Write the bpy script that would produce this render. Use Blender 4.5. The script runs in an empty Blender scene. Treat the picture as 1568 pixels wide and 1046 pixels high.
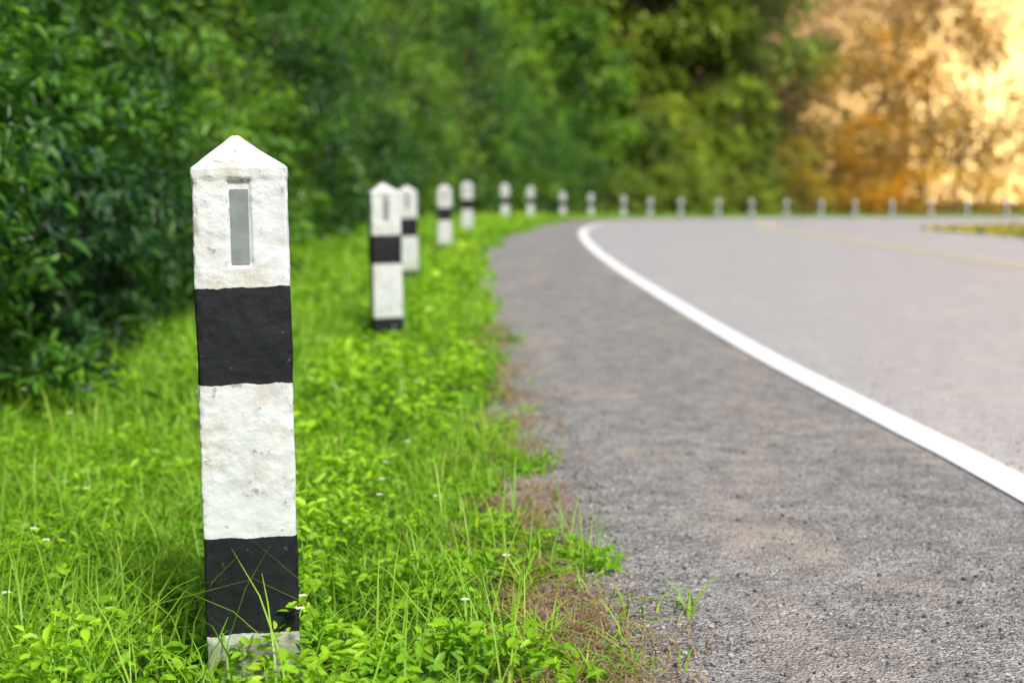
import bpy, math, random
import numpy as np
from mathutils import noise, Vector
rng=np.random.default_rng(7); random.seed(7)
scene=bpy.context.scene
col=scene.collection

# ------------------------------------------------------------------ helpers
def sstep(a,b,x):
    t=np.clip((np.asarray(x,float)-a)/(b-a),0,1); return t*t*(3-2*t)
GK=[-60,0,8.4,13.3,18.7,24,31.6,37.7,45.6,50,57,65,78,90,700]
GV=[0,0,0,.045,.12,.245,.31,.31,.236,.21,.15,.08,0,0,0]
def g(y):
    y=np.asarray(y,float)
    return (np.interp(y-1.2,GK,GV)+np.interp(y,GK,GV)*2+np.interp(y+1.2,GK,GV))/4
def vz(x,y):   # verge surface: falls slightly behind the road edge near the first post
    return g(y)-.055*sstep(.1,.42,-np.asarray(x,float))*(1-sstep(5,9,y))
def catmull(P,n):
    P=np.array(P,float); Q=np.vstack([2*P[0]-P[1],P,2*P[-1]-P[-2]])
    out=[]
    for i in range(1,len(Q)-2):
        a,b,c,d=Q[i-1],Q[i],Q[i+1],Q[i+2]
        for t in np.linspace(0,1,24,endpoint=False):
            out.append(.5*((2*b)+(c-a)*t+(2*a-5*b+4*c-d)*t*t+(3*b-a-3*c+d)*t**3))
    out.append(P[-1]); out=np.array(out)
    s=np.r_[0,np.cumsum(np.linalg.norm(np.diff(out,axis=0),axis=1))]
    u=np.linspace(0,1,n)**1.0*s[-1]
    return np.c_[np.interp(u,s,out[:,0]),np.interp(u,s,out[:,1])]
def normals2(P):
    T=np.gradient(P,axis=0); T/=np.linalg.norm(T,axis=1)[:,None]
    return np.c_[-T[:,1],T[:,0]]       # left normal
POST=[(-.3,-3),(-.46,2.45),(-.74,8.4),(-.96,13.3),(-.88,18.7),(-.75,24),(-.15,31.6),(.485,37.7),(1.63,45.6),(2.77,50),(4.45,57),(6.1,63),(7.8,66),(9.95,69),(11.9,71),(14,73),(16.1,74.5),(18.1,75.5),(20.2,76),(22.4,76.5),(24.5,77),(26.7,77.2),(29,77.4)]
EDGE=catmull([(.15,-3),(.12,0),(.09,2.25),(.02,3.04),(-.04,4.56),(-.12,6.8),(-.26,11.8),(-.33,18.2),(-.09,22.3),(.46,28),(1.0,32),(1.8,38),(2.8,44),(4,50),(6,57),(8.5,63),(12,68.5),(16,72),(20,74),(27,75.5),(40,76),(90,75.5)],500)
WHITE=catmull([(1.45,-3),(1.40,0),(1.374,3.76),(1.347,4.71),(1.28,6.7),(1.246,8.6),(1.19,11.8),(1.14,15),(1.11,19.2),(1.15,23),(1.34,26.3),(1.79,29.8),(2.5,33),(3.6,37),(5,42),(6.8,48),(9,54),(12.5,60),(17,65),(24,68.5),(40,70),(90,69.5)],500)
INNER=catmull([(8.6,-3),(8.5,5),(8.4,12),(8.2,18),(8.0,22.3),(7.6,25.5),(8.2,28.3),(10.7,30.5),(16,33.5),(30,36),(90,37)],500)
YELL=catmull([(5.5,-3),(5.45,8),(5.42,15),(5.25,18.8),(4.9,23),(4.8,27),(5.7,31.5),(8.5,35.5),(14,39),(30,42),(80,43)],500)
PP=catmull(POST+[(45,77.6),(90,77)],400)
def sdist(x,y):
    x=np.ravel(x); y=np.ravel(y); best=np.full(x.shape,1e9); sg=np.ones(x.shape)
    N=normals2(PP)
    for i in range(0,len(PP),2):
        dx=x-PP[i,0]; dy=y-PP[i,1]; d=np.hypot(dx,dy); m=d<best
        best[m]=d[m]; sg[m]=np.sign(dx*N[i,0]+dy*N[i,1])[m]
    return best*sg
def ground_z(x,y):
    x=np.atleast_1d(np.asarray(x,float)); y=np.atleast_1d(np.asarray(y,float))
    d=sdist(x,y).reshape(x.shape)
    hill=13*sstep(3,45,d)*(1-.95*sstep(4,20,x))
    return vz(x,y)+hill+sstep(1.2,3,d)*.12
def quadmesh(name,V,F,mats,midx=None,rnd=None,smooth=False):
    V=np.ascontiguousarray(V,np.float32); F=np.ascontiguousarray(F,np.int32)
    me=bpy.data.meshes.new(name); n=len(F)
    me.vertices.add(len(V)); me.vertices.foreach_set('co',V.ravel())
    me.loops.add(n*4); me.loops.foreach_set('vertex_index',F.ravel())
    me.polygons.add(n); me.polygons.foreach_set('loop_start',np.arange(0,n*4,4,dtype=np.int32))
    if midx is not None: me.polygons.foreach_set('material_index',np.asarray(midx,np.int32))
    if smooth: me.polygons.foreach_set('use_smooth',np.ones(n,bool))
    me.update(calc_edges=True); me.validate()
    if rnd is not None and len(me.polygons)==n:
        a=me.attributes.new('rnd','FLOAT','FACE'); a.data.foreach_set('value',np.asarray(rnd,np.float32))
    for m in mats: me.materials.append(m)
    return me
def add(name,me,loc=(0,0,0),rot=(0,0,0),sc=(1,1,1),color=None):
    o=bpy.data.objects.new(name,me); o.location=loc; o.rotation_euler=rot; o.scale=sc
    if color is not None: o.color=color
    col.objects.link(o); return o
def unit(a): return a/np.maximum(np.linalg.norm(a,axis=1)[:,None],1e-9)
def leaves(P,D,N,L,W,fold=.25,curl=.15):
    D=unit(D); N=unit(N-D*np.sum(N*D,1)[:,None]); T=np.cross(N,D)
    L=np.asarray(L)[:,None]; W=np.asarray(W)[:,None]
    v=np.stack([P, P+D*L*.28+T*W*.42+N*W*fold, P+D*L*.66+T*W*.4+N*(W*fold-L*curl*.4), P+D*L-N*L*curl,
                P+D*L*.66-T*W*.4+N*(W*fold-L*curl*.4), P+D*L*.28-T*W*.42+N*W*fold],1)
    n=len(P); b=np.arange(n)[:,None]*6
    f=np.stack([b+np.array([0,1,2,3]),b+np.array([0,3,4,5])],1).reshape(-1,4)
    return v.reshape(-1,3),f
def blades(P,L,W,lean,az):
    n=len(P); H=np.stack([np.cos(az),np.sin(az),np.zeros(n)],1); S=np.stack([-np.sin(az),np.cos(az),np.zeros(n)],1)
    up=np.array([0,0,1.]); vs=[]
    for t,w in ((0,1),(.35,.9),(.7,.6),(1,.06)):
        c=P+up*(L*t*(1-.35*lean*t))[:,None]+H*(L*lean*t*t)[:,None]
        vs+= [c-S*(W*w/2)[:,None], c+S*(W*w/2)[:,None]]
    v=np.stack(vs,1).reshape(-1,3); b=np.arange(n)[:,None]*8
    f=np.stack([b+np.array(q) for q in ([0,1,3,2],[2,3,5,4],[4,5,7,6])],1).reshape(-1,4)
    return v,f
def tube(pts,rad,k=6):
    pts=np.array(pts,float); n=len(pts); T=unit(np.gradient(pts,axis=0))
    ref=np.array([1,0,0.]) if abs(T[0,0])<.8 else np.array([0,1.,0])
    A=unit(np.cross(T,ref)); B=np.cross(T,A)
    a=np.linspace(0,2*np.pi,k,endpoint=False)
    v=pts[:,None]+(A[:,None]*np.cos(a)[None,:,None]+B[:,None]*np.sin(a)[None,:,None])*np.array(rad)[:,None,None]
    f=[]
    for i in range(n-1):
        for j in range(k): f.append((i*k+j,i*k+(j+1)%k,(i+1)*k+(j+1)%k,(i+1)*k+j))
    return v.reshape(-1,3),np.array(f)
class Acc:
    def __init__(s): s.V=[];s.F=[];s.M=[];s.R=[];s.n=0
    def add(s,v,f,m=0,r=None):
        s.V.append(v); s.F.append(f+s.n); s.n+=len(v); s.M.append(np.full(len(f),m))
        s.R.append(np.full(len(f),.5) if r is None else r)
    def mesh(s,name,mats,smooth=False):
        return quadmesh(name,np.vstack(s.V),np.vstack(s.F),mats,np.concatenate(s.M),np.concatenate(s.R),smooth)

# ------------------------------------------------------------------ materials
def newmat(name):
    m=bpy.data.materials.new(name); m.use_nodes=True; nt=m.node_tree
    for n in list(nt.nodes): nt.nodes.remove(n)
    return m,nt,nt.nodes.new('ShaderNodeOutputMaterial')
def ND(nt,t,**k):
    n=nt.nodes.new(t)
    for a,b in k.items(): setattr(n,a,b)
    return n
def noise_n(nt,vec,scale,detail=4,rough=.55):
    n=ND(nt,'ShaderNodeTexNoise'); n.inputs['Scale'].default_value=scale; n.inputs['Detail'].default_value=detail; n.inputs['Roughness'].default_value=rough
    nt.links.new(vec,n.inputs['Vector']); return n.outputs['Fac']
def ramp(nt,fac,stops):
    r=ND(nt,'ShaderNodeValToRGB'); e=r.color_ramp.elements
    while len(e)<len(stops): e.new(.5)
    for i,(p,c) in enumerate(stops): e[i].position=p; e[i].color=(*c,1)
    nt.links.new(fac,r.inputs[0]); return r.outputs[0]
def mix(nt,fac,a,b,mode='MIX'):
    m=ND(nt,'ShaderNodeMix',data_type='RGBA',blend_type=mode)
    for s,v in ((0,fac),(6,a),(7,b)):
        if hasattr(v,'is_output'): nt.links.new(v,m.inputs[s])
        else: m.inputs[s].default_value=v if s==0 else (*v,1)
    return m.outputs[2]
def mth(nt,op,a,b=0.,c=0.):
    m=ND(nt,'ShaderNodeMath',operation=op)
    for s,v in enumerate((a,b,c)):
        if hasattr(v,'is_output'): nt.links.new(v,m.inputs[s])
        else: m.inputs[s].default_value=v
    return m.outputs[0]
def bump(nt,h,dist,strength=1.):
    b=ND(nt,'ShaderNodeBump'); b.inputs['Distance'].default_value=dist; b.inputs['Strength'].default_value=strength
    nt.links.new(h,b.inputs['Height']); return b.outputs[0]
def objco(nt): return ND(nt,'ShaderNodeTexCoord').outputs['Object']

def leafmat(name,stops,trans=.35,rough=.45,tc=1.3,spec=.4):
    m,nt,out=newmat(name)
    at=ND(nt,'ShaderNodeAttribute',attribute_name='rnd'); oi=ND(nt,'ShaderNodeObjectInfo')
    f=mth(nt,'ADD',mth(nt,'MULTIPLY',at.outputs['Fac'],.75),mth(nt,'MULTIPLY',oi.outputs['Random'],.25))
    c=ramp(nt,f,stops)
    br=mth(nt,'ADD',mth(nt,'MULTIPLY',at.outputs['Fac'],1.1),.35)
    vb=ND(nt,'ShaderNodeCombineXYZ'); [nt.links.new(br,vb.inputs[i]) for i in range(3)]
    tint=mix(nt,1.,oi.outputs['Color'],vb.outputs[0],'MULTIPLY')
    c=mix(nt,oi.outputs['Alpha'],c,tint)
    p=ND(nt,'ShaderNodeBsdfPrincipled'); nt.links.new(c,p.inputs['Base Color']); p.inputs['Roughness'].default_value=rough
    p.inputs['Specular IOR Level'].default_value=spec
    t=ND(nt,'ShaderNodeBsdfTranslucent'); tcx=mix(nt,1.,c,(tc*1.15,tc*1.1,tc*.6),'MULTIPLY'); nt.links.new(tcx,t.inputs[0])
    ms=ND(nt,'ShaderNodeMixShader'); ms.inputs[0].default_value=trans
    nt.links.new(p.outputs[0],ms.inputs[1]); nt.links.new(t.outputs[0],ms.inputs[2]); nt.links.new(ms.outputs[0],out.inputs[0])
    return m
M_tree=leafmat('foliage_leaf',[(0,(.013,.048,.012)),(.3,(.045,.15,.017)),(.6,(.14,.35,.025)),(1,(.42,.64,.05))])
M_glow_painted=leafmat('glow_painted_leaf',[(0,(.3,.25,.02)),(.5,(.6,.48,.05)),(1,(.85,.72,.15))],trans=.65,tc=1.0)  # warm low-sun glow painted into the leaf colour
M_bush=leafmat('bush_leaf',[(0,(.012,.042,.016)),(.35,(.04,.13,.022)),(.65,(.11,.3,.025)),(1,(.28,.54,.05))],spec=.55)
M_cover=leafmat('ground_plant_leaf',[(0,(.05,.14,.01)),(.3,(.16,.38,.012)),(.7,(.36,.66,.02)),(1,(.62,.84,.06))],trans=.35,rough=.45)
M_blade=leafmat('grass_blade',[(0,(.09,.21,.015)),(.5,(.24,.49,.025)),(1,(.54,.70,.10))],trans=.35)
M_dry=leafmat('dry_grass',[(0,(.16,.08,.035)),(.5,(.36,.22,.12)),(1,(.5,.38,.2))],trans=.2,rough=.7)
M_flower=leafmat('flower_petal',[(0,(.8,.75,.5)),(1,(.85,.85,.8))],trans=.2)

def barkmat():
    m,nt,out=newmat('bark'); co=objco(nt); n=noise_n(nt,co,9,4)
    p=ND(nt,'ShaderNodeBsdfPrincipled'); nt.links.new(ramp(nt,n,[(.3,(.035,.025,.017)),(.7,(.13,.10,.075))]),p.inputs['Base Color'])
    p.inputs['Roughness'].default_value=.9; nt.links.new(p.outputs[0],out.inputs[0]); return m
M_bark=barkmat()
def groundmat():
    m,nt,out=newmat('ground_soil_grass'); co=objco(nt)
    a=noise_n(nt,co,1.1,4); b=noise_n(nt,co,34,4,.7)
    c1=ramp(nt,b,[(.3,(.035,.075,.012)),(.55,(.08,.17,.02)),(.75,(.16,.29,.03))])
    c2=ramp(nt,b,[(.3,(.06,.042,.025)),(.7,(.17,.125,.075))])
    f=ramp(nt,a,[(.48,(0,0,0)),(.66,(1,1,1))])
    c=mix(nt,f,c1,c2)
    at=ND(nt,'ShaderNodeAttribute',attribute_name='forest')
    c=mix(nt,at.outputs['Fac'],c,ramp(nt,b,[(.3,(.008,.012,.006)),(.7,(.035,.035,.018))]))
    p=ND(nt,'ShaderNodeBsdfPrincipled'); nt.links.new(c,p.inputs['Base Color']); p.inputs['Roughness'].default_value=.95
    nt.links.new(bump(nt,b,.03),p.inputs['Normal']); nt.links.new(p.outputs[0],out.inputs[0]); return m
M_ground=groundmat()
def asphalt(name,base,dirt,agg,rough,bumpd,dirtlo,dirthi,var):
    m,nt,out=newmat(name); co=objco(nt)
    vo=ND(nt,'ShaderNodeTexVoronoi'); vo.inputs['Scale'].default_value=agg; nt.links.new(co,vo.inputs['Vector'])
    fine=noise_n(nt,co,agg*.45,2,.7); mid=noise_n(nt,co,9,5,.7)
    st=ND(nt,'ShaderNodeMapping'); st.inputs['Scale'].default_value=(1.1,.45,1); nt.links.new(co,st.inputs[0]); streak=noise_n(nt,st.outputs[0],2.2,5,.62)
    sp=ND(nt,'ShaderNodeSeparateColor'); nt.links.new(vo.outputs['Color'],sp.inputs[0])
    c=ramp(nt,sp.outputs[0],[(0,tuple(x*.36 for x in base)),(.5,base),(.9,tuple(x*1.15 for x in base)),(1,tuple(min(1,x*1.8) for x in base))])
    lo,hi=1-var,1+var*.4
    c=mix(nt,1.,c,ramp(nt,fine,[(.3,(lo,lo,lo)),(.65,(hi,hi,hi))]),'MULTIPLY')
    df=mth(nt,'MULTIPLY',ramp(nt,streak,[(dirtlo,(0,0,0)),(dirthi,(1,1,1))]),.6)
    c=mix(nt,df,c,dirt)
    c=mix(nt,1.,c,ramp(nt,mid,[(.34,(lo,lo,lo)),(.6,(hi,hi,hi))]),'MULTIPLY')
    p=ND(nt,'ShaderNodeBsdfPrincipled'); nt.links.new(c,p.inputs['Base Color']); p.inputs['Roughness'].default_value=rough
    h=mth(nt,'ADD',mth(nt,'MULTIPLY',vo.outputs['Distance'],-.8),mth(nt,'MULTIPLY',fine,1.2))
    nt.links.new(bump(nt,h,bumpd),p.inputs['Normal']); nt.links.new(p.outputs[0],out.inputs[0]); return m
M_should=asphalt('shoulder_asphalt',(.36,.35,.345),(.50,.42,.34),160,.8,.008,.48,.68,.32)
M_road=asphalt('road_asphalt',(.52,.52,.53),(.58,.55,.52),200,.42,.002,.5,.75,.15)
def paint(name,c):
    m,nt,out=newmat(name); co=objco(nt); n=noise_n(nt,co,60,4,.7)
    cc=ramp(nt,n,[(.25,tuple(x*.8 for x in c)),(.45,c)])
    p=ND(nt,'ShaderNodeBsdfPrincipled'); nt.links.new(cc,p.inputs['Base Color']); p.inputs['Roughness'].default_value=.6
    nt.links.new(p.outputs[0],out.inputs[0]); return m
M_white=paint('white_line_paint',(.93,.93,.93)); M_yel=paint('yellow_line_paint',(.72,.62,.36))
def postmat(name,b):
    m,nt,out=newmat(name); co=objco(nt)
    s=ND(nt,'ShaderNodeSeparateXYZ'); nt.links.new(co,s.inputs[0])
    e=noise_n(nt,co,22,3,.6); z=mth(nt,'ADD',s.outputs[2],mth(nt,'MULTIPLY',mth(nt,'SUBTRACT',e,.5),.013))
    def band(lo,hi): return mth(nt,'MULTIPLY',mth(nt,'GREATER_THAN',z,lo),mth(nt,'LESS_THAN',z,hi))
    blk=mth(nt,'MAXIMUM',band(b[0],b[1]),band(b[2],b[3]))
    n1=noise_n(nt,co,9,5,.6); n2=noise_n(nt,co,48,3,.6)
    w=ramp(nt,n1,[(.3,(.53,.55,.53)),(.48,(.68,.71,.71)),(.8,(.75,.78,.79))])
    w=mix(nt,mth(nt,'MULTIPLY',ramp(nt,noise_n(nt,co,5.5,6,.75),[(.50,(0,0,0)),(.64,(1,1,1))]),.65),w,(.50,.43,.30))
    st=ND(nt,'ShaderNodeMapping'); st.inputs['Scale'].default_value=(1,1,.12); nt.links.new(co,st.inputs[0])
    w=mix(nt,mth(nt,'MULTIPLY',ramp(nt,noise_n(nt,st.outputs[0],38,4,.6),[(.56,(0,0,0)),(.72,(1,1,1))]),.4),w,(.38,.37,.33))
    w=mix(nt,ramp(nt,n2,[(.64,(0,0,0)),(.68,(.8,.8,.8))]),w,(.34,.33,.29))
    zr=ND(nt,'ShaderNodeMapRange'); zr.inputs[1].default_value=.035; zr.inputs[2].default_value=.0; nt.links.new(z,zr.inputs[0])
    w=mix(nt,mth(nt,'MULTIPLY',zr.outputs[0],.75),w,(.22,.21,.15))
    k=ramp(nt,n1,[(.3,(.0075,.0095,.011)),(.7,(.015,.018,.020))])
    k=mix(nt,ramp(nt,n2,[(.69,(0,0,0)),(.72,(.5,.5,.5))]),k,(.12,.12,.11))
    c=mix(nt,blk,w,k)
    p=ND(nt,'ShaderNodeBsdfPrincipled'); nt.links.new(c,p.inputs['Base Color'])
    nt.links.new(mth(nt,'SUBTRACT',.72,mth(nt,'MULTIPLY',blk,.1)),p.inputs['Roughness']); p.inputs['Specular IOR Level'].default_value=.3
    amt=ramp(nt,noise_n(nt,co,6,3,.6),[(.42,(.12,.12,.12)),(.62,(1.,1.,1.))])
    amt=mth(nt,'MULTIPLY',amt,mth(nt,'SUBTRACT',1.,mth(nt,'MULTIPLY',blk,.65)))
    h=mth(nt,'ADD',mth(nt,'MULTIPLY',n1,1.6),mth(nt,'MULTIPLY',mth(nt,'MULTIPLY',n2,.9),amt))
    nt.links.new(bump(nt,h,.006,.8),p.inputs['Normal']); nt.links.new(p.outputs[0],out.inputs[0]); return m
M_postA=postmat('post_paint_a',(.030,.20,.467,.632)); M_postB=postmat('post_paint_b',(-.1,.105,.42,.587))
m,nt,out=newmat('reflector_strip'); co=objco(nt); p=ND(nt,'ShaderNodeBsdfPrincipled')
nt.links.new(ramp(nt,noise_n(nt,co,30,4),[(.3,(.20,.235,.225)),(.7,(.29,.32,.31))]),p.inputs['Base Color']); p.inputs['Roughness'].default_value=.95
p.inputs['Specular IOR Level'].default_value=.15
nt.links.new(p.outputs[0],out.inputs[0]); M_refl=m

# ------------------------------------------------------------------ ground, road
xs=np.concatenate([np.linspace(-500,-60,16),np.linspace(-55,-8,30),np.linspace(-7,-2.2,20),np.linspace(-2,.5,28),np.linspace(.8,12,38),np.linspace(13,70,40),np.linspace(80,500,16)])
ys=np.concatenate([np.linspace(-80,-4,12),np.arange(-3,90,.5),np.linspace(91,140,26),np.linspace(160,700,18)])
X,Y=np.meshgrid(xs,ys); Z=ground_z(X.ravel(),Y.ravel())
idx=np.arange(X.size).reshape(X.shape)
F=np.stack([idx[:-1,:-1],idx[:-1,1:],idx[1:,1:],idx[1:,:-1]],-1).reshape(-1,4)
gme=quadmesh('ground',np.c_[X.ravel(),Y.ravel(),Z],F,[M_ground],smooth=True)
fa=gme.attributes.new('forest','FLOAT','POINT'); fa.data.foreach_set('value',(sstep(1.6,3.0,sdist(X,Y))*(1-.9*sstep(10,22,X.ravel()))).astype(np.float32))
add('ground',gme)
def loft(name,A,B,nx,dz,mat):
    t=np.linspace(0,1,nx)[None,:,None]; P=A[:,None]*(1-t)+B[:,None]*t
    V=np.concatenate([P,g(P[...,1])[...,None]+dz],-1); n=len(A)
    idx=np.arange(n*nx).reshape(n,nx)
    F=np.stack([idx[:-1,:-1],idx[:-1,1:],idx[1:,1:],idx[1:,:-1]],-1).reshape(-1,4)
    return add(name,quadmesh(name,V.reshape(-1,3),F,[mat],smooth=True))
nE=normals2(EDGE); rag=np.array([noise.noise(Vector((p[0]*2,p[1]*2.3,0)))*.06+noise.noise(Vector((p[0]*9,p[1]*9,3)))*.02 for p in EDGE])
rag*=1-sstep(20,40,EDGE[:,1])
loft('road_shoulder',EDGE+nE*(rag+.03)[:,None],WHITE,24,.012,M_should)
loft('road',WHITE,INNER,60,.0125,M_road)
nW=normals2(WHITE)
loft('white_edge_line',WHITE+nW*.068,WHITE-nW*.068,3,.018,M_white)
nY=normals2(YELL)
loft('yellow_center_line',YELL+nY*.05,YELL-nY*.05,3,.018,M_yel)
loft('yellow_center_line',YELL-nY*.15,YELL-nY*.25,3,.018,M_yel)

# ------------------------------------------------------------------ posts
def make_post(name,mat,seed):
    hw=.0785; k=44
    zs=list(np.linspace(-.12,.822,230))+[.827,.831,.834]
    per=[]
    r=.005; segs=[(-1,-1),(1,-1),(1,1),(-1,1)]
    for i in range(4):
        a=np.array(segs[i])*hw; b=np.array(segs[(i+1)%4])*hw; d=(b-a)/np.linalg.norm(b-a)
        ts=np.linspace(r,2*hw-r,k)
        for t in ts: per.append(a+d*t)
        nx=np.array(segs[(i+1)%4]); cc=nx*(hw-r)
        a0=math.atan2(*( (b-a)[::-1] ))-math.pi/2
        for q in (.25,.5,.75):
            an=a0+q*math.pi/2; per.append(cc+r*np.array([math.cos(an),math.sin(an)]))
    per=np.array(per); n=len(per); V=[]
    for z in zs:
        s=1.0
        if z>.815: s=1.02-(.0 if z<.83 else .012)
        for p_ in per:
            x,y=p_*s; q=Vector((x*9+seed,y*9,z*9))
            d=noise.noise(q)*.0022+noise.noise(q*4)*.001+noise.noise(q*11)*.0005
            crn=1 if (abs(x)>hw*.93 and abs(y)>hw*.93) else 0
            d-=crn*(max(0,noise.noise(q*3.2))*.006+max(0,noise.noise(q*9))*.003)
            nrm=Vector((x,y,0)).normalized() if crn else (Vector((math.copysign(1,x),0,0)) if abs(x)>abs(y) else Vector((0,math.copysign(1,y),0)))
            vx,vy=x+nrm.x*d,y+nrm.y*d
            if y<-hw*.9 and -.0185<x+.002<.0185 and .668<z<.816: vy+=.0075
            V.append((vx,vy,z))
    for i,t in enumerate(np.linspace(.06,1,14)):
        z=.834+.056*t; s=1.008*(1-t)+.07*t
        for p_ in per:
            x,y=p_*s; q=Vector((x*14+seed,y*14,z*14)); d=noise.noise(q)*.002+noise.noise(q*4)*.001
            V.append((x-.005*t,y,z+d))
    nr=len(V)//n; F=[]
    for i in range(nr-1):
        for j in range(n): F.append((i*n+j,i*n+(j+1)%n,(i+1)*n+(j+1)%n,(i+1)*n+j))
    c=len(V); V=list(V)
    me=bpy.data.meshes.new(name); top=[(nr-1)*n+j for j in range(n)]
    y0=-hw+.0045
    P=[(-.0165,y0,.672),(.0135,y0,.672),(.0135,y0,.798),(-.0165,y0,.798)]; Q=[(a,b+.006,c2) for a,b,c2 in P]
    V+=P+Q
    F2=[(c,c+1,c+2,c+3),(c,c+4,c+5,c+1),(c+1,c+5,c+6,c+2),(c+2,c+6,c+7,c+3),(c+3,c+7,c+4,c)]
    me.from_pydata([tuple(map(float,v)) for v in V],[],F+[tuple(top)]+F2)
    me.materials.append(mat); me.materials.append(M_refl)
    for p_ in me.polygons: p_.use_smooth=True
    for p_ in me.polygons[len(F)+1:]: p_.material_index=1; p_.use_smooth=False
    return me
pmA=make_post('roadside_marker_post',M_postA,0); pmB=make_post('roadside_marker_post_b',M_postB,5)
for i,(x,y) in enumerate(POST[1:]):
    me=pmA if i==0 else pmB
    j=np.argmin(np.hypot(PP[:,0]-x,PP[:,1]-y)); t=PP[min(j+2,399)]-PP[j-2]; head=math.atan2(-t[0],t[1])
    rz=math.radians(10.3) if i==0 else (math.radians(13) if i==1 else head*.8+random.uniform(-.1,.1))
    yy=y+(.04 if i==0 else 0); xx=x+(-.003 if i==0 else 0)
    add('roadside_marker_post',me,(xx,yy,float(g(y))+(.0 if i else 0.004)),(random.uniform(-.01,.01)*(i>0),random.uniform(-.02,.02)*(i>0) - .013*(i==0),rz),(1.1 if i else 1.02,1.1 if i else 1,1))

# ------------------------------------------------------------------ woody plants
def make_plant(name,H,R,trunk,cb,ncl,per,lL,lW,cr,seed,mat,multi=False):
    r=np.random.default_rng(seed); A=Acc()
    tp=np.array([[r.normal(0,.03*H)*t,r.normal(0,.03*H)*t,H*.85*t-.3] for t in np.linspace(0,1,8)])
    v,f=tube(tp,trunk*np.linspace(1.1,.2,8),8); A.add(v,f,1)
    for c in range(ncl):
        zf=r.uniform(0,1); z=cb+(H-cb)*zf
        prof=math.sin(math.pi*min(1,.18+zf*.8))**.6
        rad=R*prof*math.sqrt(r.uniform(.15,1))*r.uniform(.7,1.25); az=r.uniform(0,2*np.pi)
        C=np.array([rad*math.cos(az),rad*math.sin(az),z])
        s=0.02 if multi else min(.9,max(.12,(z-rad*.5)/(H*.85)))
        b=np.array([np.interp(s,np.linspace(0,1,8),tp[:,k]) for k in range(3)])
        mid=(b+C)/2+np.array([0,0,.12*rad]); q=[b,(b+mid)/2+r.normal(0,.02*H,3)*.5,mid,(mid+C)/2+r.normal(0,.02*H,3)*.5,C]
        v,f=tube(q,trunk*.32*np.linspace(1,.12,5),4); A.add(v,f,1)
        n=int(per*r.uniform(.5,1.5)); crr=cr*r.uniform(.6,1.35)
        tw=unit(r.normal(0,1,(9,3))+np.array([0,0,.15]))*np.array([1,1,.6]); k=r.integers(0,9,n); tt=r.uniform(.1,1,n)**.7
        o=tw[k]*(tt*crr*1.55)[:,None]+r.normal(0,.22*crr,(n,3)); o[:,2]-=(tt**2)*crr*.35
        P=C+o; P[:,2]=np.maximum(P[:,2],.03)
        D=tw[k]*.9+r.normal(0,.55,(n,3))+np.array([0,0,-.35])
        N=np.array([0,0,1.])+r.normal(0,.4,(n,3))+unit(o)*.45
        L=lL*r.uniform(.55,1.3,n)
        v,f=leaves(P,D,N,L,L*lW*r.uniform(.8,1.2,n))
        tone=np.clip(r.normal(.42,.22)+.1*(zf-.4)+r.normal(0,.14,n),0,1)
        A.add(v,f,0,np.repeat(tone,2))
    return A.mesh(name,[mat,M_bark])
trees=[make_plant('broadleaf_tree',h,rr,.2,cb,58,170,.32,.5,.75,s,M_tree) for h,rr,cb,s in ((10,3.3,1.0,1),(12,3.6,1.6,2),(8.5,3.2,.7,3))]
sparseA=[make_plant('glow_painted_tree_full',h,rr,.09,cb,42,48,.32,.5,.95,s,M_glow_painted) for h,rr,cb,s in ((10,3.5,.5,13),(8.6,3.5,.3,14))]
sparse=[make_plant('glow_painted_tree',h,rr,.08,cb,30,34,.28,.5,.9,s,M_glow_painted) for h,rr,cb,s in ((10,3.6,.5,11),(8.6,3.6,.3,12))]
gbush=[make_plant('glow_painted_bush',2.2,1.3,.015,.1,22,18,.18,.5,.4,s,M_glow_painted,True) for s in (41,42)]
neart=[make_plant('near_tree',h,rr,.07,.35,60,100,.13,.36,.36,s,M_bush) for h,rr,s in ((4.8,1.6,21),(4.0,1.7,22))]
bushes=[make_plant('bush',h,rr,.03,.08,44,85,.12,.36,.24,s,M_bush,True) for h,rr,s in ((2.1,1.0,31),(1.6,1.1,32),(2.5,.95,33))]
def tint(x,y):  # sun glow painted as leaf colour: green turns orange, then yellow to the right
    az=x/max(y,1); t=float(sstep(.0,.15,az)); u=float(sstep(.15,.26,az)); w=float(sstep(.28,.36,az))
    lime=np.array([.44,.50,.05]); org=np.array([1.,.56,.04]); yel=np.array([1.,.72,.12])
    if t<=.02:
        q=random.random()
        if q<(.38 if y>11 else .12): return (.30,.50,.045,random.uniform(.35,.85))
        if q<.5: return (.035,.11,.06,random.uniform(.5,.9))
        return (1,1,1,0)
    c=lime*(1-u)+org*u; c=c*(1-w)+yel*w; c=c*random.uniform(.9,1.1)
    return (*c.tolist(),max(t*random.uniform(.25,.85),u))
NP=normals2(PP); slen=np.r_[0,np.cumsum(np.linalg.norm(np.diff(PP,axis=0),axis=1))]
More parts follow.
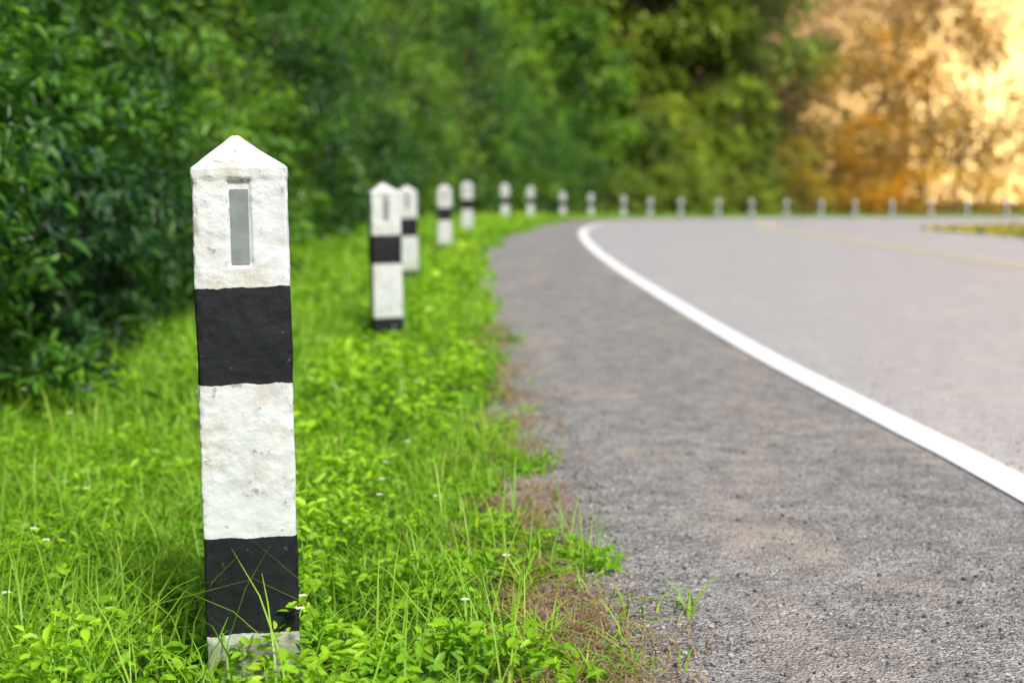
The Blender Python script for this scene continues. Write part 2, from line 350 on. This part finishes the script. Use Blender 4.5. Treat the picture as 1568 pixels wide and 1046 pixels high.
def row(d,step,jit,name,meshes,s0,s1,smin=0,smax=1e9,zoff=0,azmin=-9,azmax=9):
    s=smin
    while s<min(slen[-1],smax):
        x=np.interp(s,slen,PP[:,0]); y=np.interp(s,slen,PP[:,1]); nx=np.interp(s,slen,NP[:,0]); ny=np.interp(s,slen,NP[:,1])
        dd=d+random.uniform(-jit,jit); px,py=x+nx*dd+random.uniform(-jit,jit)*.4,y+ny*dd+random.uniform(-jit,jit)*.4
        az=px/max(py,1)
        if azmin<az<min(.6,azmax) and py>3:
            t=tint(px,py); ms=meshes
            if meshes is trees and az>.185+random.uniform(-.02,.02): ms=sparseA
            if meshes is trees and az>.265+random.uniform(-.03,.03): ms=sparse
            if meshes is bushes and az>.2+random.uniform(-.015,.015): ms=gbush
            sc=random.uniform(s0,s1)
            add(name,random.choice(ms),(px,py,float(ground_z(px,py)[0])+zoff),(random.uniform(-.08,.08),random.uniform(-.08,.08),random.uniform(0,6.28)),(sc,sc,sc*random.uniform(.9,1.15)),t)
        s+=step*random.uniform(.7,1.35)
row(1.75,.7,.2,'bush',bushes,.5,.75,smin=7.6,smax=13)
row(2.15,1.0,.3,'bush',bushes,.7,1.05,smin=7.5,smax=20)
row(2.6,1.3,.35,'bush',bushes,.75,1.15,smin=20,smax=48)
row(2.9,2.1,.5,'bush',bushes,.8,1.4,smin=48,smax=150)
row(3.2,1.6,.6,'sapling_tree',neart,.75,1.15,smin=6,smax=60)
row(5.4,2.8,.8,'bush',bushes,1.8,2.6,smin=55,smax=105,azmax=.23)
row(6.2,3.2,1,'broadleaf_tree',trees,.5,.85,smin=6,azmax=.25)
row(10,4.4,1.5,'broadleaf_tree',trees,.75,1.15)
row(16,4.4,1.8,'broadleaf_tree',trees,1.1,1.5)
row(24,4.6,1.3,'broadleaf_tree',trees,1.6,1.9,smin=35,azmax=.19)
row(26,6,1.6,'broadleaf_tree',trees,1.6,1.9,smin=70,azmin=.19)
for x,y,s in ((9.5,84,1.55),(13.0,88,1.7),(6.5,86,1.6)):
    add('broadleaf_tree',trees[1],(x,y,float(ground_z(x,y)[0])-.2),(0,0,x),(s,s,s*1.05),tint(x,y)[:3]+(.55,))
# ------------------------------------------------------------------ added golden haze volume behind the far bend, imitating sun glow
fp=[(6.5,116),(13.6,75.2),(27,79.2),(75,79.5),(75,135)]; H0,H1=-.5,30
nf=len(fp); me=bpy.data.meshes.new('added_glow_haze'); me.from_pydata([(a,b,H0) for a,b in fp]+[(a,b,H1) for a,b in fp],[],[tuple(range(nf))[::-1],tuple(range(nf,2*nf))]+[(i,(i+1)%nf,nf+(i+1)%nf,nf+i) for i in range(nf)])
m,nt,out=newmat('added_glow_haze'); vs=ND(nt,'ShaderNodeVolumeScatter'); vs.inputs['Color'].default_value=(1,.86,.52,1); vs.inputs['Density'].default_value=.032; vs.inputs['Anisotropy'].default_value=.72
nt.links.new(vs.outputs[0],out.inputs['Volume']); me.materials.append(m); add('added_glow_haze',me)

# ------------------------------------------------------------------ verge vegetation
def edge_x(y): return np.interp(y,EDGE[:,1][:430],EDGE[:,0][:430])
def nz(x,y,s,o=0): return np.array([noise.noise(Vector((a*s,b*s,o))) for a,b in zip(x,y)])
def verge_pts(n,y0,y1,wmax,pw=1.0):
    y=y0+(y1-y0)*rng.random(n)**pw; t=-.2+(wmax+.2)*rng.random(n); x=edge_x(y)-t
    k=nz(x,y,2.1)*.26+nz(x,y,7,4)*.14-.02
    keep=(t>k)&(x>-.40*y-.3); return x[keep],y[keep],(t-k)[keep]
POSTN=(-.46,2.49)
def hlimit(x,y,h):
    near=(x>-.60)&(x<-.415)&(y<2.45)&(y>1.8)
    h=np.where(near,np.minimum(h,.085),h)
    for (px,py) in POST[2:6]:
        xc=px*y/py; h=np.where((abs(x-xc)<.17)&(y<py)&(y>py-1.6),np.minimum(h,.025),h)
    return h
A=Acc()
for (n,y0,y1,w,l0,l1,hh,pw) in ((42000,1.7,4.6,2.4,.014,.038,.14,1),(38000,4.6,10,3.2,.026,.058,.17,1),(26000,10,32,3.4,.06,.10,.24,1.2)):
    x,y,t=verge_pts(n,y0,y1,w,pw); m=len(x)
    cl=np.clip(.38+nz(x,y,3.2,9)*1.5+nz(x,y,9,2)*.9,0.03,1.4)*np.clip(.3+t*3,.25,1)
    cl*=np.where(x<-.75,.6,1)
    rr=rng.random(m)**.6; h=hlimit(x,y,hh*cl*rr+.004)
    P=np.c_[x,y,vz(x,y)+h]; az=rng.random(m)*6.283
    D=np.c_[np.cos(az),np.sin(az),rng.normal(.15,.4,m)]; N=np.c_[rng.normal(0,.5,m),rng.normal(-.12,.5,m),np.ones(m)]
    L=rng.uniform(l0,l1,m)
    v,f=leaves(P,D,N,L,L*rng.uniform(.34,.58,m),fold=.18,curl=.14)
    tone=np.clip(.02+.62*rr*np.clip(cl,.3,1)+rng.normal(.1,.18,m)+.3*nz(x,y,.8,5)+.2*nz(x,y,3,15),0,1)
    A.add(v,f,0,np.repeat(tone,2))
for (n,y0,y1,w,l0,l1,bw) in ((30000,1.7,4.8,2.4,.05,.24,.0035),(20000,4.8,12,3.2,.1,.3,.0065),(12000,12,34,3.6,.14,.4,.014)):
    x,y,t=verge_pts(n,y0,y1,w); pat=nz(x,y,1.3,31); keep=(rng.random(len(x))<np.where(x<edge_x(y)-.75,1,.45)+pat*.9); x,y=x[keep],y[keep]; m=len(x)
    L=rng.uniform(l0,l1,m)*rng.uniform(.35,1,m); L=hlimit(x,y,L)
    v,f=blades(np.c_[x,y,vz(x,y)],L,np.full(m,bw)*rng.uniform(.7,1.4,m),rng.uniform(.1,1.4,m),rng.random(m)*6.283)
    A.add(v,f,1,np.repeat(np.clip(rng.normal(.5,.25,m),0,1),3))
s=rng.uniform(30,slen[-1],14000); d=rng.uniform(-.7,3,14000)
x=np.interp(s,slen,PP[:,0])+np.interp(s,slen,NP[:,0])*d; y=np.interp(s,slen,PP[:,1])+np.interp(s,slen,NP[:,1])*d; m=len(x)
v,f=blades(np.c_[x,y,ground_z(x,y)],rng.uniform(.08,.26,m),np.full(m,.035),rng.uniform(.1,.8,m),rng.random(m)*6.283)
A.add(v,f,1,np.repeat(np.clip(rng.normal(.6,.2,m),0,1),3))
n=13000; y=1.7+8*rng.random(n)**1.5; off=rng.normal(.0,.10,n); x=edge_x(y)-off
keep=nz(x,y,2.4,20)+nz(x,y,8,21)*.5>-.05; x,y=x[keep],y[keep]; m=len(x)
v,f=blades(np.c_[x,y,np.full(m,.012)],rng.uniform(.015,.065,m),np.full(m,.0026),rng.uniform(.8,2.6,m),rng.random(m)*6.283)
A.add(v,f,2,np.repeat(rng.random(m),3))
tufts=[(.30,2.62,9,.11),(.33,2.60,6,.13),(.02,2.75,30,.12),(.06,2.42,34,.12),(.14,2.25,30,.1),(.03,3.35,22,.1),(-.03,3.9,24,.1),(.07,2.85,8,.1),(.05,3.05,3,.13),(.17,2.36,14,.1),(.22,2.3,8,.08)]
for i in range(22):
    ty=random.uniform(2.4,9); tufts.append((float(edge_x(ty))+random.uniform(.02,.15),ty,random.randint(5,18),random.uniform(.04,.1)))
for cx,cy,nn,ll in tufts:
    sp=.02 if nn>12 else .035
    x=cx+rng.normal(0,sp,nn); y=cy+rng.normal(0,sp,nn)
    v,f=blades(np.c_[x,y,np.full(nn,.01)],rng.uniform(.4,1,nn)*ll,np.full(nn,.0045),rng.uniform(.6,2.2,nn),rng.random(nn)*6.283)
    A.add(v,f,1,np.repeat(rng.uniform(.3,.9,nn),3))
for i in range(240):
    x=np.array([POSTN[0]+random.choice((-1,1))*random.uniform(.0,.5)-(.1 if i%3==0 else 0)]); y=np.array([random.uniform(2.0,2.6)])
    L=np.array([random.uniform(.12,.34)])
    if abs(x[0]-POSTN[0])<.1: y[:]=random.uniform(2.18,2.36); L=L*.85 if i%3==0 else L*.5
    v,f=blades(np.c_[x,y,[-.05]],L,np.array([.0042]),np.array([random.uniform(.3,1.3)]),np.array([random.random()*6.283])); A.add(v,f,1,np.full(3,random.uniform(.3,.8)))
for i in range(60):
    y0=random.uniform(2.3,8); x0=edge_x(y0)-random.uniform(.05,2); k=6
    az=np.arange(k)*6.283/k; P=np.tile([x0,y0,random.uniform(.08,.13)],(k,1))
    v,f=leaves(P,np.c_[np.cos(az),np.sin(az),np.full(k,.3)],np.tile([0,-.3,1.],(k,1)),np.full(k,.009),np.full(k,.006)); A.add(v,f,3,np.full(2*k,random.random()))
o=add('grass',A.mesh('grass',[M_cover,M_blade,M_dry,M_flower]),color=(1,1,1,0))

n=16000; x=rng.uniform(7.4,24,n); y=rng.uniform(8,36,n)
ix=np.interp(y,INNER[:,1][:],INNER[:,0]); keep=x>ix+.1; x,y=x[keep],y[keep]; m=len(x); A=Acc()
v,f=blades(np.c_[x,y,g(y)],rng.uniform(.04,.12,m),np.full(m,.03),rng.uniform(.2,1,m),rng.random(m)*6.283); A.add(v,f,0,np.repeat(rng.random(m),3))
add('grass',A.mesh('grass_inner',[M_blade]),color=(.95,.70,.06,.95))

# loose grit
n=12000; y=1.9+7*rng.random(n)**1.8; x=edge_x(y)+np.where(rng.random(n)<.6,np.abs(rng.normal(0,.17,n))-.05,rng.uniform(0,1.9,n))
sz=rng.uniform(.0009,.0028,n)*rng.choice([1,1,1,2.0],n)
cube=np.array([(-1,-1,-1),(1,-1,-1),(1,1,-1),(-1,1,-1),(-.7,-.7,1),(.7,-.7,1),(.7,.7,1),(-.7,.7,1)],float)*np.array([1,1,.6])
V=np.c_[x,y,np.full(n,.014)][:,None]+cube[None]*sz[:,None,None]*rng.uniform(.55,1.4,(n,8,3))
FF=np.array([(0,3,2,1),(4,5,6,7),(0,1,5,4),(1,2,6,5),(2,3,7,6),(3,0,4,7)])
F=(np.arange(n)[:,None,None]*8+FF[None]).reshape(-1,4)
m,nt,out=newmat('grit'); at=ND(nt,'ShaderNodeAttribute',attribute_name='rnd'); p=ND(nt,'ShaderNodeBsdfPrincipled'); p.inputs['Roughness'].default_value=.85
nt.links.new(ramp(nt,at.outputs['Fac'],[(0,(.05,.045,.04)),(.5,(.24,.22,.2)),(1,(.46,.43,.40))]),p.inputs['Base Color']); nt.links.new(p.outputs[0],out.inputs[0])
add('gravel',quadmesh('gravel',V.reshape(-1,3),F,[m],rnd=np.repeat(rng.random(n),6)))

# ------------------------------------------------------------------ light
sd=Vector((.32,-.62,.85)).normalized()
sl=bpy.data.lights.new('sun','SUN'); sl.energy=4.3; sl.angle=math.radians(8); sl.color=(1,.96,.9)
so=bpy.data.objects.new('sun',sl); so.rotation_euler=sd.to_track_quat('Z','Y').to_euler(); col.objects.link(so)
w=bpy.data.worlds.new('World'); scene.world=w; w.use_nodes=True; nt=w.node_tree
for n in list(nt.nodes): nt.nodes.remove(n)
out=nt.nodes.new('ShaderNodeOutputWorld')
sky=ND(nt,'ShaderNodeTexSky',sky_type='NISHITA'); sky.sun_disc=False; sky.sun_elevation=math.asin(sd.z); sky.sun_rotation=math.atan2(sd.x,sd.y); sky.dust_density=3
b1=ND(nt,'ShaderNodeBackground'); b1.inputs[1].default_value=.105; nt.links.new(sky.outputs[0],b1.inputs[0])
tc=ND(nt,'ShaderNodeTexCoord'); vm=ND(nt,'ShaderNodeVectorMath',operation='NORMALIZE'); nt.links.new(tc.outputs['Generated'],vm.inputs[0])
dt=ND(nt,'ShaderNodeVectorMath',operation='DOT_PRODUCT'); nt.links.new(vm.outputs[0],dt.inputs[0])
gd=Vector((.35,1,.05)).normalized(); dt.inputs[1].default_value=gd
ac=mth(nt,'ARCCOSINE',mth(nt,'MINIMUM',dt.outputs['Value'],.99999))
gl=mth(nt,'POWER',2.718,mth(nt,'MULTIPLY',mth(nt,'POWER',mth(nt,'DIVIDE',ac,.095),2),-1))
b2=ND(nt,'ShaderNodeBackground'); b2.inputs[0].default_value=(1,.52,.12,1); nt.links.new(mth(nt,'MULTIPLY',gl,15.0),b2.inputs[1])
wide=mth(nt,'POWER',2.718,mth(nt,'MULTIPLY',mth(nt,'POWER',mth(nt,'DIVIDE',ac,.36),2),-1))
b3=ND(nt,'ShaderNodeBackground'); b3.inputs[0].default_value=(1.0,.36,.03,1); b3.inputs[1].default_value=1.5
mxs=ND(nt,'ShaderNodeMixShader'); nt.links.new(wide,mxs.inputs[0]); nt.links.new(b1.outputs[0],mxs.inputs[1]); nt.links.new(b3.outputs[0],mxs.inputs[2])
ad=ND(nt,'ShaderNodeAddShader'); nt.links.new(mxs.outputs[0],ad.inputs[0]); nt.links.new(b2.outputs[0],ad.inputs[1]); nt.links.new(ad.outputs[0],out.inputs[0])

# ------------------------------------------------------------------ camera
cd=bpy.data.cameras.new('camera'); cd.lens=50; cd.sensor_width=36; cd.clip_start=.05; cd.clip_end=2000
cd.dof.use_dof=True; cd.dof.focus_distance=2.45; cd.dof.aperture_fstop=2.8
co=bpy.data.objects.new('camera',cd); co.location=(0,0,.78); co.rotation_euler=(math.radians(90-5.585),0,0); col.objects.link(co)
scene.camera=co
scene.view_settings.view_transform='Standard'; scene.view_settings.look='None'; scene.view_settings.exposure=0
